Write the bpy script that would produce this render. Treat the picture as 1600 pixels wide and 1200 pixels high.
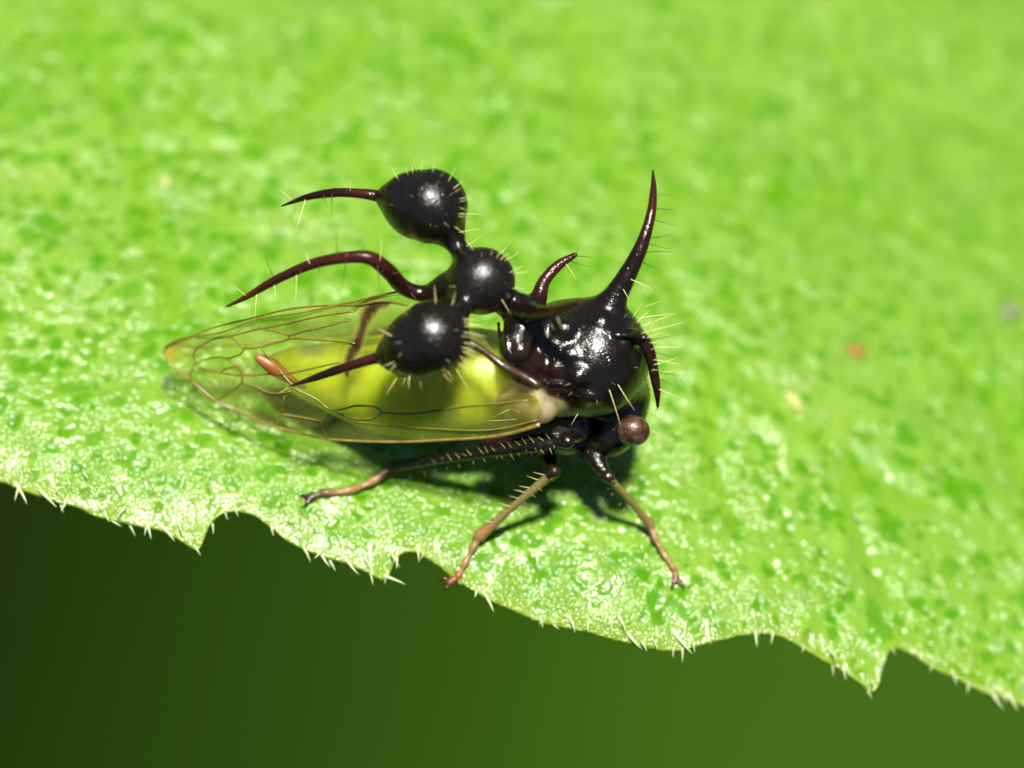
# Macro photograph of an ant-mimicking treehopper on a leaf edge.  Scale: 1 Blender unit = 1 millimetre.
import bpy, bmesh, math, random
import numpy as np
from mathutils import Vector, Matrix
from mathutils.geometry import delaunay_2d_cdt

for o in list(bpy.data.objects):
    bpy.data.objects.remove(o)
scene = bpy.context.scene
COL = scene.collection
rnd = random.Random(7)
rng = np.random.default_rng(11)

# ------------------------------------------------------------------ camera
PX = 160.0                       # photograph pixels per millimetre at the focal plane
DIST = 45.0
ELEV = math.radians(52)
ROLL = math.radians(11.5)
TGT = np.array([0.0, 0.0, 1.05])
R0 = np.array([1.0, 0, 0])
U0 = np.array([0, math.sin(ELEV), math.cos(ELEV)])
VV = np.array([0, -math.cos(ELEV), math.sin(ELEV)])      # towards the camera
CR = math.cos(ROLL) * R0 + math.sin(ROLL) * U0
CU = -math.sin(ROLL) * R0 + math.cos(ROLL) * U0
CLOC = TGT + DIST * VV
cam_d = bpy.data.cameras.new('camera')
cam = bpy.data.objects.new('camera', cam_d)
COL.objects.link(cam)
cam.matrix_world = Matrix(((CR[0], CU[0], VV[0], CLOC[0]), (CR[1], CU[1], VV[1], CLOC[1]),
                           (CR[2], CU[2], VV[2], CLOC[2]), (0, 0, 0, 1)))
cam_d.sensor_width = 36
cam_d.lens = 36 * DIST / (1600 / PX)
cam_d.clip_start = 0.5
cam_d.clip_end = 3000
cam_d.dof.use_dof = True
cam_d.dof.focus_distance = DIST - 0.6
APERTURE = 1.75                                            # entrance pupil, mm
cam_d.dof.aperture_fstop = cam_d.lens * 1e-3 / APERTURE
scene.camera = cam
scene.render.resolution_x, scene.render.resolution_y = 1024, 768

# ------------------------------------------------------------------ sky, sun, exposure
SUN = np.array([-0.01, -0.13, 1.0]); SUN /= np.linalg.norm(SUN)
w = bpy.data.worlds.new('World'); scene.world = w; w.use_nodes = True
nt = w.node_tree
bg = nt.nodes['Background']; bg.inputs['Strength'].default_value = 0.05
sky = nt.nodes.new('ShaderNodeTexSky'); sky.sky_type = 'NISHITA'; sky.sun_disc = False; sky.air_density = 0.35; sky.dust_density = 0.8
sky.sun_elevation = math.asin(SUN[2]); sky.sun_rotation = math.atan2(SUN[0], SUN[1])
nt.links.new(sky.outputs[0], bg.inputs[0])
sl = bpy.data.lights.new('sun', 'SUN'); sl.energy = 5.0; sl.angle = math.radians(6.0); sl.color = (1, .96, .86)
sun = bpy.data.objects.new('sun', sl); COL.objects.link(sun)
sun.rotation_euler = Vector(SUN).to_track_quat('Z', 'Y').to_euler()
sun.location = (20, -5, 40)
scene.view_settings.view_transform = 'Standard'
scene.view_settings.look = 'None'
scene.view_settings.exposure = 1.08
scene.view_settings.gamma = 1.0
scene.render.engine = 'CYCLES'
scene.cycles.transparent_max_bounces = 16

# ------------------------------------------------------------------ helpers
YAW = math.radians(5)
FWD = np.array([math.cos(YAW), math.sin(YAW), 0])
LAT = np.array([-math.sin(YAW), math.cos(YAW), 0])        # the insect's far (left) side
UP = np.array([0, 0, 1.0])

def ray(px, py):
    d = CR * (px - 800) / PX + CU * (600 - py) / PX - VV * DIST
    return d / np.linalg.norm(d)

def P(px, py, lat=0.0):
    """point whose distance from the insect's plane of symmetry is lat"""
    d = ray(px, py)
    return CLOC + d * ((lat - CLOC @ LAT) / (d @ LAT))

def at_depth(px, py, ref):
    """point beside ref, equally far from the camera plane"""
    d = ray(px, py)
    return CLOC + d * (((ref - CLOC) @ VV) / (d @ VV))

class Noise2:
    def __init__(self, seed, n=64):
        self.n = n; self.t = np.random.default_rng(seed).random((n, n))
    def __call__(self, x, y):
        n = self.n
        xi = np.floor(x).astype(int); yi = np.floor(y).astype(int)
        fx = x - xi; fy = y - yi
        fx = fx * fx * (3 - 2 * fx); fy = fy * fy * (3 - 2 * fy)
        t = self.t
        a = t[xi % n, yi % n]; b = t[(xi + 1) % n, yi % n]; c = t[xi % n, (yi + 1) % n]; d = t[(xi + 1) % n, (yi + 1) % n]
        return (a * (1 - fx) + b * fx) * (1 - fy) + (c * (1 - fx) + d * fx) * fy - 0.5
N1, N2, N3, N4 = Noise2(1), Noise2(2), Noise2(3), Noise2(4)

def leaf_h(x, y):
    """large shape of the leaf blade"""
    x = np.asarray(x, float); y = np.asarray(y, float)
    xr = np.maximum(0, x - 1.2); yb = np.maximum(0, y - 1.0)
    h = -0.34 * (np.sqrt(xr ** 2 + 3.0) - math.sqrt(3.0)) - 0.28 * np.maximum(0, -0.75 - y) ** 2
    h = h - 0.012 * np.maximum(0, -3.0 - x) ** 2 - 0.17 * (np.sqrt(yb ** 2 + 1.0) - 1.0)
    h = h + 0.10 * N1(x * 0.55 + 9, y * 0.55 + 9) * np.clip(np.hypot(x - 0.2, y + 0.5) / 3 - 0.3, 0, 1)
    return h

def G(px, py, lift=0.0):
    d = ray(px, py); z = 0.0
    for _ in range(12):
        p = CLOC + d * ((z - CLOC[2]) / d[2])
        z = float(leaf_h(p[0], p[1]))
    return p + np.array([0, 0, lift])

def mesh_obj(name, verts, faces, mats=(), parent=None, smooth=True):
    me = bpy.data.meshes.new(name)
    me.from_pydata([tuple(map(float, v)) for v in verts], [], [tuple(map(int, f)) for f in faces])
    me.update()
    if smooth:
        me.polygons.foreach_set('use_smooth', [True] * len(me.polygons))
    for m in mats: me.materials.append(m)
    o = bpy.data.objects.new(name, me); COL.objects.link(o)
    if parent: o.parent = parent
    return o

def fast_mesh(name, V, F, mats=(), parent=None):
    """V (n,3), F (m,4) quads with numpy"""
    me = bpy.data.meshes.new(name)
    me.vertices.add(len(V)); me.vertices.foreach_set('co', np.asarray(V, np.float32).ravel())
    me.loops.add(F.size); me.loops.foreach_set('vertex_index', F.astype(np.int32).ravel())
    me.polygons.add(len(F))
    me.polygons.foreach_set('loop_start', np.arange(0, F.size, 4, dtype=np.int32))
    me.polygons.foreach_set('loop_total', np.full(len(F), 4, np.int32))
    me.update(calc_edges=True); me.validate()
    me.polygons.foreach_set('use_smooth', np.ones(len(me.polygons), bool))
    for m in mats: me.materials.append(m)
    o = bpy.data.objects.new(name, me); COL.objects.link(o)
    if parent: o.parent = parent
    return o

def tag(o, label, cat, group=None):
    o['label'] = label; o['category'] = cat
    if group: o['group'] = group
    return o

def empty(name, loc=(0, 0, 0)):
    o = bpy.data.objects.new(name, None); COL.objects.link(o); o.location = loc
    o.empty_display_size = 0.2
    return o

def spline(pts, n=10):
    """Catmull-Rom through rows of pts"""
    pts = np.asarray(pts, float)
    if len(pts) == 2:
        t = np.linspace(0, 1, n + 1)[:, None]; return pts[0] * (1 - t) + pts[1] * t
    q = np.vstack([2 * pts[0] - pts[1], pts, 2 * pts[-1] - pts[-2]])
    out = []
    for i in range(1, len(q) - 2):
        for k in range(n):
            t = k / n
            out.append(0.5 * (2 * q[i] + (q[i + 1] - q[i - 1]) * t + (2 * q[i - 1] - 5 * q[i] + 4 * q[i + 1] - q[i + 2]) * t ** 2
                              + (3 * q[i] - q[i - 1] - 3 * q[i + 1] + q[i + 2]) * t ** 3))
    out.append(pts[-1])
    return np.array(out)

def tube(path, radii, seg=8, cap=True, flat=None):
    """swept tube; flat=(normal, factor) squashes the section along normal"""
    path = np.asarray(path, float); n = len(path)
    T = np.gradient(path, axis=0); T /= np.linalg.norm(T, axis=1)[:, None] + 1e-12
    ref = np.array([0.1, 0.3, 0.95]); V = []; F = []
    a = np.cross(T[0], ref); a /= np.linalg.norm(a)
    for i in range(n):
        a = a - T[i] * (a @ T[i]); a /= np.linalg.norm(a); b = np.cross(T[i], a)
        for k in range(seg):
            th = 2 * math.pi * k / seg
            off = (a * math.cos(th) + b * math.sin(th)) * radii[i]
            if flat is not None:
                off = off - flat[0] * (off @ flat[0]) * (1 - flat[1])
            V.append(path[i] + off)
    for i in range(n - 1):
        for k in range(seg):
            k2 = (k + 1) % seg
            F.append((i * seg + k, i * seg + k2, (i + 1) * seg + k2, (i + 1) * seg + k))
    if cap:
        F.append(tuple(range(seg))[::-1]); F.append(tuple((n - 1) * seg + k for k in range(seg)))
    return V, F

# ------------------------------------------------------------------ material helpers
def mat(name):
    m = bpy.data.materials.new(name); m.use_nodes = True
    return m, m.node_tree, m.node_tree.nodes['Principled BSDF'], m.node_tree.nodes['Material Output']

def nd(t, typ, **kw):
    n = t.nodes.new(typ)
    for k, v in kw.items():
        if k in n.inputs.keys(): n.inputs[k].default_value = v
        else: setattr(n, k, v)
    return n

def mixc(t, fac, a, b, mode='MIX'):
    n = t.nodes.new('ShaderNodeMix'); n.data_type = 'RGBA'; n.blend_type = mode
    for sock, v in ((n.inputs[0], fac), (n.inputs[6], a), (n.inputs[7], b)):
        if isinstance(v, (int, float)): sock.default_value = v
        elif isinstance(v, tuple): sock.default_value = (*v, 1)
        else: t.links.new(v, sock)
    return n.outputs[2]

def maprange(t, v, a, b, c=0.0, d=1.0):
    n = nd(t, 'ShaderNodeMapRange'); n.inputs[1].default_value = a; n.inputs[2].default_value = b
    n.inputs[3].default_value = c; n.inputs[4].default_value = d
    t.links.new(v, n.inputs[0]); return n.outputs[0]

def noise(t, scale, detail=3.0, co=None, rough=0.5):
    n = nd(t, 'ShaderNodeTexNoise'); n.inputs['Scale'].default_value = scale
    n.inputs['Detail'].default_value = detail; n.inputs['Roughness'].default_value = rough
    if co is not None: t.links.new(co, n.inputs['Vector'])
    return n.outputs['Fac']

def objco(t):
    return nd(t, 'ShaderNodeTexCoord').outputs['Object']

def bump(t, h, strength, dist, normal=None):
    n = nd(t, 'ShaderNodeBump'); n.inputs['Strength'].default_value = strength; n.inputs['Distance'].default_value = dist
    t.links.new(h, n.inputs['Height'])
    if normal is not None: t.links.new(normal, n.inputs['Normal'])
    return n.outputs[0]

def mth(t, op, a, b=None):
    n = nd(t, 'ShaderNodeMath', operation=op)
    for i, v in enumerate((a, b)):
        if v is None: continue
        if isinstance(v, (int, float)): n.inputs[i].default_value = v
        else: t.links.new(v, n.inputs[i])
    return n.outputs[0]

# leaf blade: spots (stomatal hollows) come in as a mesh attribute that also shaped the relief
def make_leaf_mat():
    m, t, b, out = mat('leaf_blade')
    L = t.links.new; co = objco(t)
    spot = nd(t, 'ShaderNodeAttribute', attribute_name='spot').outputs['Fac']
    rib = nd(t, 'ShaderNodeAttribute', attribute_name='rib').outputs['Fac']
    edge = nd(t, 'ShaderNodeAttribute', attribute_name='margin').outputs['Fac']
    big = noise(t, 0.45, 3, co); mid = noise(t, 3.0, 3, co)
    c = mixc(t, maprange(t, mid, 0.35, 0.65), (0.122, 0.265, 0.014), (0.152, 0.298, 0.026))
    c = mixc(t, maprange(t, big, 0.42, 0.68), c, (0.165, 0.305, 0.030))
    c = mixc(t, spot, c, (0.055, 0.195, 0.002))
    c = mixc(t, mth(t, 'MULTIPLY', rib, 0.35), c, (0.09, 0.235, 0.002))
    c = mixc(t, mth(t, 'MULTIPLY', edge, 0.75), c, (0.17, 0.25, 0.008))
    vo = nd(t, 'ShaderNodeTexVoronoi'); vo.inputs['Scale'].default_value = 31; L(co, vo.inputs['Vector'])
    cells = mth(t, 'SUBTRACT', 1.0, vo.outputs['Distance'])
    # the waxy bloom: domed shiny cells on the raised parts, smooth dull hollows between
    wax = maprange(t, noise(t, 3.4, 5, co, 0.65), 0.38, 0.62, 0.38, 1.0)
    wax = mth(t, 'MULTIPLY', wax, mth(t, 'SUBTRACT', 1.0, mth(t, 'MULTIPLY', spot, 0.95)))
    wax = mth(t, 'MULTIPLY', wax, mth(t, 'SUBTRACT', 1.0, mth(t, 'MULTIPLY', rib, 0.6)))
    nrm = bump(t, mid, 0.18, 0.06)
    nb = nd(t, 'ShaderNodeBump'); nb.inputs['Distance'].default_value = 0.022
    L(mth(t, 'MULTIPLY', maprange(t, wax, 0, 1, 0.15, 1.0), maprange(t, noise(t, 2.2, 3, co), 0.42, 0.58, 0.45, 1.0)), nb.inputs['Strength']); L(cells, nb.inputs['Height']); L(nrm, nb.inputs['Normal'])
    L(nb.outputs[0], b.inputs['Normal']); L(c, b.inputs['Base Color'])
    b.inputs['Roughness'].default_value = 0.30
    L(maprange(t, wax, 0, 1, 0.15, 1.0), b.inputs['Specular IOR Level'])
    b.inputs['Subsurface Weight'].default_value = 0.35; b.inputs['Subsurface Radius'].default_value = (0.5, 1.0, 0.1)
    b.inputs['Subsurface Scale'].default_value = 0.22
    tr = nd(t, 'ShaderNodeBsdfTranslucent'); L(mixc(t, 0.5, c, (0.20, 0.34, 0.01)), tr.inputs['Color'])
    mx = nd(t, 'ShaderNodeMixShader'); mx.inputs[0].default_value = 0.16
    L(b.outputs[0], mx.inputs[1]); L(tr.outputs[0], mx.inputs[2]); L(mx.outputs[0], out.inputs['Surface'])
    return m

def make_hair_mat(name, col, trans=0.55, rough=0.3):
    m, t, b, out = mat(name)
    b.inputs['Base Color'].default_value = (*col, 1); b.inputs['Roughness'].default_value = rough
    tr = nd(t, 'ShaderNodeBsdfTranslucent'); tr.inputs['Color'].default_value = (*col, 1)
    mx = nd(t, 'ShaderNodeMixShader'); mx.inputs[0].default_value = trans
    t.links.new(b.outputs[0], mx.inputs[1]); t.links.new(tr.outputs[0], mx.inputs[2]); t.links.new(mx.outputs[0], out.inputs['Surface'])
    return m

def make_cuticle():
    m, t, b, out = mat('cuticle')
    L = t.links.new; co = objco(t)
    a = nd(t, 'ShaderNodeAttribute', attribute_name='tint')
    g = nd(t, 'ShaderNodeAttribute', attribute_name='matte').outputs['Fac']
    n1 = noise(t, 9, 4, co); n2 = noise(t, 55, 2, co)
    c = mixc(t, maprange(t, n1, 0.35, 0.7, 0.0, 0.5), a.outputs['Color'], (0.9, 0.8, 0.7), 'MULTIPLY')
    L(c, b.inputs['Base Color'])
    L(mth(t, 'ADD', maprange(t, n1, 0.3, 0.7, 0.17, 0.28), mth(t, 'MULTIPLY', g, 0.2)), b.inputs['Roughness'])
    vp = nd(t, 'ShaderNodeTexVoronoi'); vp.inputs['Scale'].default_value = 21; L(co, vp.inputs['Vector'])
    nb = bump(t, maprange(t, vp.outputs['Distance'], 0.0, 0.28), 0.55, 0.006, bump(t, n1, 0.36, 0.03)); L(bump(t, n2, 0.5, 0.008, nb), b.inputs['Normal'])
    b.inputs['Specular IOR Level'].default_value = 0.5
    return m

def make_abdomen():
    m, t, b, out = mat('abdomen_skin')
    L = t.links.new; co = objco(t)
    a = nd(t, 'ShaderNodeAttribute', attribute_name='tint')
    wv = nd(t, 'ShaderNodeTexWave'); wv.inputs['Scale'].default_value = 1.25; wv.inputs['Distortion'].default_value = 1.2
    wv.inputs['Detail'].default_value = 2
    L(co, wv.inputs['Vector'])
    seg = maprange(t, wv.outputs['Fac'], 0.0, 0.25, 1.0, 0.0)
    c = mixc(t, mth(t, 'MULTIPLY', seg, 0.25), a.outputs['Color'], (0.55, 0.62, 0.10))
    c = mixc(t, maprange(t, noise(t, 5, 3, co), 0.4, 0.75, 0, 0.35), c, (0.22, 0.42, 0.01))
    L(c, b.inputs['Base Color']); b.inputs['Roughness'].default_value = 0.42
    b.inputs['Subsurface Weight'].default_value = 1.0; b.inputs['Subsurface Radius'].default_value = (0.9, 0.9, 0.12)
    b.inputs['Subsurface Scale'].default_value = 1.0
    L(bump(t, wv.outputs['Fac'], 0.15, 0.05), b.inputs['Normal'])
    return m

def make_wing_mat():
    m, t, b, out = mat('wing_membrane')
    L = t.links.new; co = objco(t)
    tint = nd(t, 'ShaderNodeAttribute', attribute_name='tint').outputs['Color']
    n1 = noise(t, 4, 3, co)
    tr = nd(t, 'ShaderNodeBsdfTransparent')
    L(mixc(t, maprange(t, n1, 0.3, 0.7), (0.93, 0.95, 0.78), (0.86, 0.89, 0.64)), tr.inputs['Color'])
    L(tint, b.inputs['Base Color']); b.inputs['Roughness'].default_value = 0.18
    L(bump(t, n1, 0.6, 0.06), b.inputs['Normal'])
    lw = nd(t, 'ShaderNodeLayerWeight'); lw.inputs['Blend'].default_value = 0.25
    al = nd(t, 'ShaderNodeAttribute', attribute_name='stain').outputs['Fac']
    fac = mth(t, 'ADD', mth(t, 'ADD', mth(t, 'MULTIPLY', lw.outputs['Fresnel'], 0.4), 0.12), mth(t, 'MULTIPLY', al, 0.6))
    mx = nd(t, 'ShaderNodeMixShader'); L(fac, mx.inputs[0]); L(tr.outputs[0], mx.inputs[1]); L(b.outputs[0], mx.inputs[2])
    L(mx.outputs[0], out.inputs['Surface'])
    return m

def make_plain(name, ca, cb, scale, rough=0.4, bs=0.3, bd=0.02, spec=0.5):
    m, t, b, out = mat(name); co = objco(t)
    n = noise(t, scale, 4, co)
    t.links.new(mixc(t, maprange(t, n, 0.3, 0.7), ca, cb), b.inputs['Base Color'])
    b.inputs['Roughness'].default_value = rough; b.inputs['Specular IOR Level'].default_value = spec
    t.links.new(bump(t, n, bs, bd), b.inputs['Normal'])
    return m

M_LEAF = make_leaf_mat()
M_LHAIR = make_hair_mat('leaf_hair', (0.62, 0.70, 0.42), 0.4, 0.22)
M_BRP = make_hair_mat('pale_bristle', (0.82, 0.76, 0.36), 0.45, 0.25)
M_BRD = make_hair_mat('unlit_bristle', (0.05, 0.03, 0.012), 0.2, 0.3)  # same bristles where no sun reaches: shade put into the colour
M_CUT = make_cuticle(); M_ABD = make_abdomen(); M_WING = make_wing_mat()
M_VEIN = make_plain('wing_vein', (0.10, 0.085, 0.012), (0.17, 0.13, 0.018), 12, 0.35)
M_VEIND = make_plain('wing_vein_dark', (0.02, 0.010, 0.004), (0.05, 0.025, 0.008), 12, 0.3)
M_BAND = make_plain('wing_band', (0.035, 0.016, 0.004), (0.09, 0.045, 0.008), 10, 0.45)
M_COSTA = make_plain('wing_costa', (0.22, 0.15, 0.03), (0.11, 0.085, 0.015), 14, 0.25)
M_BGL = make_plain('shaded_leaf', (0.016, 0.043, 0.003), (0.018, 0.047, 0.004), 0.15, 0.8, 0.1, 0.2, 0.0)  # dark base colour stands in for shade on the far leaf
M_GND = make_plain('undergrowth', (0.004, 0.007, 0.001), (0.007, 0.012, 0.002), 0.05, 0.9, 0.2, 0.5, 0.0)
M_ORANGE = make_plain('debris_orange', (0.24, 0.13, 0.02), (0.18, 0.11, 0.02), 20, 0.6)
M_GREY = make_plain('debris_grey', (0.10, 0.13, 0.06), (0.16, 0.18, 0.08), 20, 0.7)
M_PALE = make_plain('debris_pale', (0.34, 0.36, 0.12), (0.28, 0.33, 0.08), 20, 0.5)

# ------------------------------------------------------------------ ground and undergrowth far below
S = 1500
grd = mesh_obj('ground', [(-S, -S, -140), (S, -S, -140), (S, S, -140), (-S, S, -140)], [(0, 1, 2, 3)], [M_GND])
grd['kind'] = 'structure'

def background_leaf():
    """broad leaf shape added far behind the focused one: flat on the right, drooping ever more steeply to the left"""
    root = empty('background_leaf', (0, 40, -38))
    xs = np.linspace(-15, 34, 90); ny = 30
    slope = np.interp(xs, (-15, -10, -6, -2.4, 1.3, 6.4, 8, 16, 34), (77, 74, 68, 60, 43, 10, 0, -12, -40))  # slopes made up so the sunlight fades towards the left
    zs = np.r_[0, np.cumsum(np.tan(np.radians(slope[:-1])) * np.diff(xs))]; zs -= np.interp(8, xs, zs)
    V = []; F = []
    for x, z in zip(xs, zs):
        u = (x - 9.5) / 24.6
        half = 70 * math.sqrt(max(0.0, 1 - abs(u) ** 3)) + 0.05
        for j in range(ny + 1):
            v = j / ny * 2 - 1
            V.append((x, 2 + half * v, z + 0.12 * math.sin(v * half * 0.9 + x * 0.3)))
    for i in range(len(xs) - 1):
        for j in range(ny):
            a = i * (ny + 1) + j
            F.append((a, a + ny + 1, a + ny + 2, a + 1))
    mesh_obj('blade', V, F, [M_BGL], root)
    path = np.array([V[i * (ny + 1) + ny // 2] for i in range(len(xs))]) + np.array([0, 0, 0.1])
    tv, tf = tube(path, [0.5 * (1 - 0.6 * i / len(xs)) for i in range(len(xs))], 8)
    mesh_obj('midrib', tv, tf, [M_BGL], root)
    tag(root, 'added dark green leaf far below, completely out of focus behind the leaf edge', 'leaf')
background_leaf()

# ------------------------------------------------------------------ the leaf
EDGE_PX = [(-260, 690), (-180, 712), (-120, 725), (-60, 738), (0, 750), (18, 756), (45, 768), (70, 776), (95, 784), (125, 790), (145, 803), (175, 811), (215, 820),
           (250, 826), (275, 838), (295, 850), (310, 860), (317, 846), (324, 826), (335, 809), (350, 798), (370, 796), (400, 803), (425, 824),
           (450, 844), (475, 857), (500, 866), (530, 875), (560, 885), (580, 895), (596, 904), (604, 902), (610, 892), (617, 875), (628, 862), (641, 858),
           (660, 865), (690, 885), (712, 904), (740, 920), (770, 939), (800, 950), (840, 968), (880, 977), (920, 985), (960, 997), (1000, 1007),
           (1040, 1015), (1070, 1014), (1110, 1002), (1150, 992), (1190, 988), (1220, 991), (1245, 1004), (1270, 1020), (1300, 1036),
           (1330, 1054), (1350, 1070), (1362, 1082), (1373, 1070), (1381, 1035), (1390, 1014), (1402, 1010), (1415, 1014), (1440, 1030), (1470, 1048), (1500, 1060), (1530, 1077),
           (1560, 1088), (1600, 1100), (1680, 1135), (1760, 1150), (1850, 1190)]
edge = np.array([G(*p)[:2] for p in EDGE_PX])
def chaikin(p, n=2):
    for _ in range(n):
        q = np.empty((2 * len(p) - 2, 2)); q[0::2] = 0.8 * p[:-1] + 0.2 * p[1:]; q[1::2] = 0.2 * p[:-1] + 0.8 * p[1:]
        p = np.vstack([p[:1], q, p[-1:]])
    return p
edge = chaikin(edge, 2)
for i in range(1, len(edge)):
    edge[i, 0] = max(edge[i, 0], edge[i - 1, 0] + 1e-4)
sarc = np.r_[0, np.cumsum(np.hypot(*np.diff(edge, axis=0).T))]
ss = np.arange(0, sarc[-1], 0.019)
ex = np.interp(ss, sarc, edge[:, 0]); ey = np.interp(ss, sarc, edge[:, 1])
ext_l = ex[0] - np.geomspace(0.1, 9, 30)[::-1]; ext_r = ex[-1] + np.geomspace(0.1, 9, 30)
ey = np.r_[ey[0] + 0.10 * (ex[0] - ext_l) + 0.03 * (ex[0] - ext_l) ** 2, ey, ey[-1] + 0.05 * (ext_r - ex[-1]) + 0.03 * (ext_r - ex[-1]) ** 2]
ex = np.r_[ext_l, ex, ext_r]
ey = ey + 0.012 * N2(ex * 9, ex * 0 + 3.3)
ker = np.hanning(401); ker /= ker.sum()
base_y = np.interp(ex, np.linspace(ex[0], ex[-1], 4000), np.convolve(np.pad(np.interp(np.linspace(ex[0], ex[-1], 4000), ex, ey), 200, 'edge'), ker, 'valid'))
vrows = np.r_[0, np.arange(0.012, 2.4, 0.019), np.arange(2.4, 10.5, 0.04), np.geomspace(10.6, 14.2, 10)]
wgt = np.clip(vrows / 0.9, 0, 1); wgt = wgt * wgt * (3 - 2 * wgt)
X = np.repeat(ex[:, None], len(vrows), 1)
Y = ey[:, None] * (1 - wgt) + base_y[:, None] * wgt + vrows[None, :] * np.clip(1 - ((X - 1) / 16) ** 4, 0.05, 1)

# raster of surface hollows
RES = 0.0125; RX0, RY0, RX1, RY1 = -7.5, -3.2, 7.5, 10.0
nxr, nyr = int((RX1 - RX0) / RES), int((RY1 - RY0) / RES)
spot = np.zeros((nxr, nyr), np.float32)
for _ in range(4300):
    cx = rng.uniform(RX0, RX1); cy = rng.uniform(RY0, RY1)
    ra = rng.uniform(0.04, 0.10) * (1.4 if rng.random() < .2 else 1); el = rng.uniform(0.5, 1.0); th = rng.uniform(0, math.pi)
    i0, i1 = int((cx - 0.25 - RX0) / RES), int((cx + 0.25 - RX0) / RES); j0, j1 = int((cy - 0.25 - RY0) / RES), int((cy + 0.25 - RY0) / RES)
    i0, j0 = max(i0, 0), max(j0, 0); i1, j1 = min(i1, nxr), min(j1, nyr)
    if i1 <= i0 or j1 <= j0: continue
    gx = RX0 + np.arange(i0, i1) * RES - cx; gy = RY0 + np.arange(j0, j1) * RES - cy
    gx, gy = np.meshgrid(gx, gy, indexing='ij')
    u = gx * math.cos(th) + gy * math.sin(th); v = -gx * math.sin(th) + gy * math.cos(th)
    d = np.hypot(u / ra, v / (ra * el)) + 0.5 * N3(gx * 22 + cx * 40, gy * 22 + cy * 40)
    spot[i0:i1, j0:j1] = np.maximum(spot[i0:i1, j0:j1], np.clip((1.15 - d) / 0.45, 0, 1) * rng.uniform(0.6, 1.0))
def sample(img, x, y):
    i = np.clip((x - RX0) / RES, 0, nxr - 2.001); j = np.clip((y - RY0) / RES, 0, nyr - 2.001)
    a = i.astype(int); b = j.astype(int); fx = i - a; fy = j - b
    return (img[a, b] * (1 - fx) + img[a + 1, b] * fx) * (1 - fy) + (img[a, b + 1] * (1 - fx) + img[a + 1, b + 1] * fx) * fy

# veins of the leaf: shallow furrows on the upper side
RIBS_PX = [[(880, 40), (940, 190), (985, 330), (1050, 450), (1120, 540), (1220, 640), (1330, 720), (1450, 790)],
           [(120, 20), (165, 110), (205, 230), (230, 330), (262, 420), (270, 520)],
           [(560, 210), (600, 330), (560, 430)], [(1250, 60), (1400, 150), (1600, 230)], [(1450, 520), (1560, 640), (1600, 760)], [(985, 330), (1150, 300), (1350, 330), (1560, 420)], [(205, 230), (330, 240), (440, 200), (560, 60)], [(940, 190), (800, 120), (700, 20)], [(1120, 540), (1110, 680), (1150, 820)], [(1330, 720), (1340, 830), (1390, 930)]]
rib = np.zeros_like(X); 
for r in RIBS_PX:
    pts = spline([G(*p)[:2] for p in r], 8)
    dmin = np.full(X.shape, 9.0)
    for a, b in zip(pts[:-1], pts[1:]):
        ab = b - a; tt = np.clip(((X - a[0]) * ab[0] + (Y - a[1]) * ab[1]) / (ab @ ab), 0, 1)
        dmin = np.minimum(dmin, np.hypot(X - a[0] - tt * ab[0], Y - a[1] - tt * ab[1]))
    rib = np.maximum(rib, np.exp(-(dmin / 0.13) ** 2))
sp = sample(spot, X, Y)
sp = sp * np.clip(vrows / 0.06, 0.3, 1)[None, :]
inner = np.clip(vrows / 0.25, 0, 1)[None, :]
Z = leaf_h(X, Y) - 0.012 * sp - 0.035 * rib + inner * (0.04 * N1(X * 1.7, Y * 1.7) + 0.035 * N2(X * 4.2 + 5, Y * 4.2) + 0.022 * N3(X * 9.5, Y * 9.5) + 0.02 * N4(X * 21, Y * 21))
def leaf_z(x, y):
    s = float(sample(spot, np.array([x]), np.array([y]))[0])
    x = np.array([x]); y = np.array([y])
    return float((leaf_h(x, y) - 0.012 * s + 0.04 * N1(x * 1.7, y * 1.7) + 0.035 * N2(x * 4.2 + 5, y * 4.2) + 0.022 * N3(x * 9.5, y * 9.5) + 0.02 * N4(x * 21, y * 21))[0])
# rounded margin and underside
nc, nr = X.shape
top = np.stack([X, Y, Z], -1)
TH = 0.04
roll = []
for k, (dy, dz) in enumerate(((0.0, -0.04), (-0.006, -0.032), (-0.010, -0.02), (-0.007, -0.008))):
    q = top[:, 0].copy(); q[:, 1] += dy; q[:, 2] += dz; roll.append(q)
und = top[:, ::8].copy(); und[..., 2] -= TH
und = und[:, 1:][:, ::-1]
full = np.concatenate([und, np.stack(roll, 1), top], 1)
mg = np.exp(-vrows / 0.10)[None, :] * np.ones((nc, 1))
def padl(a, v): return np.concatenate([np.full((nc, und.shape[1] + 4), v), a], 1)
nr2 = full.shape[1]
idx = np.arange(nc * nr2).reshape(nc, nr2)
F = np.stack([idx[:-1, :-1], idx[1:, :-1], idx[1:, 1:], idx[:-1, 1:]], -1).reshape(-1, 4)
leaf = empty('leaf', (0, 2.0, 0))
tag(leaf, 'large bright green spotted leaf with toothed hairy edge carrying the insect', 'leaf')
blade = fast_mesh('blade', full.reshape(-1, 3) - np.array([0, 2.0, 0]), F, [M_LEAF], leaf)
for nm, arr, pv in (('spot', sp, 0.3), ('rib', rib, 0.0), ('margin', mg, 0.6)):
    at = blade.data.attributes.new(nm, 'FLOAT', 'POINT')
    at.data.foreach_set('value', padl(arr, pv).astype(np.float32).ravel())

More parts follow.
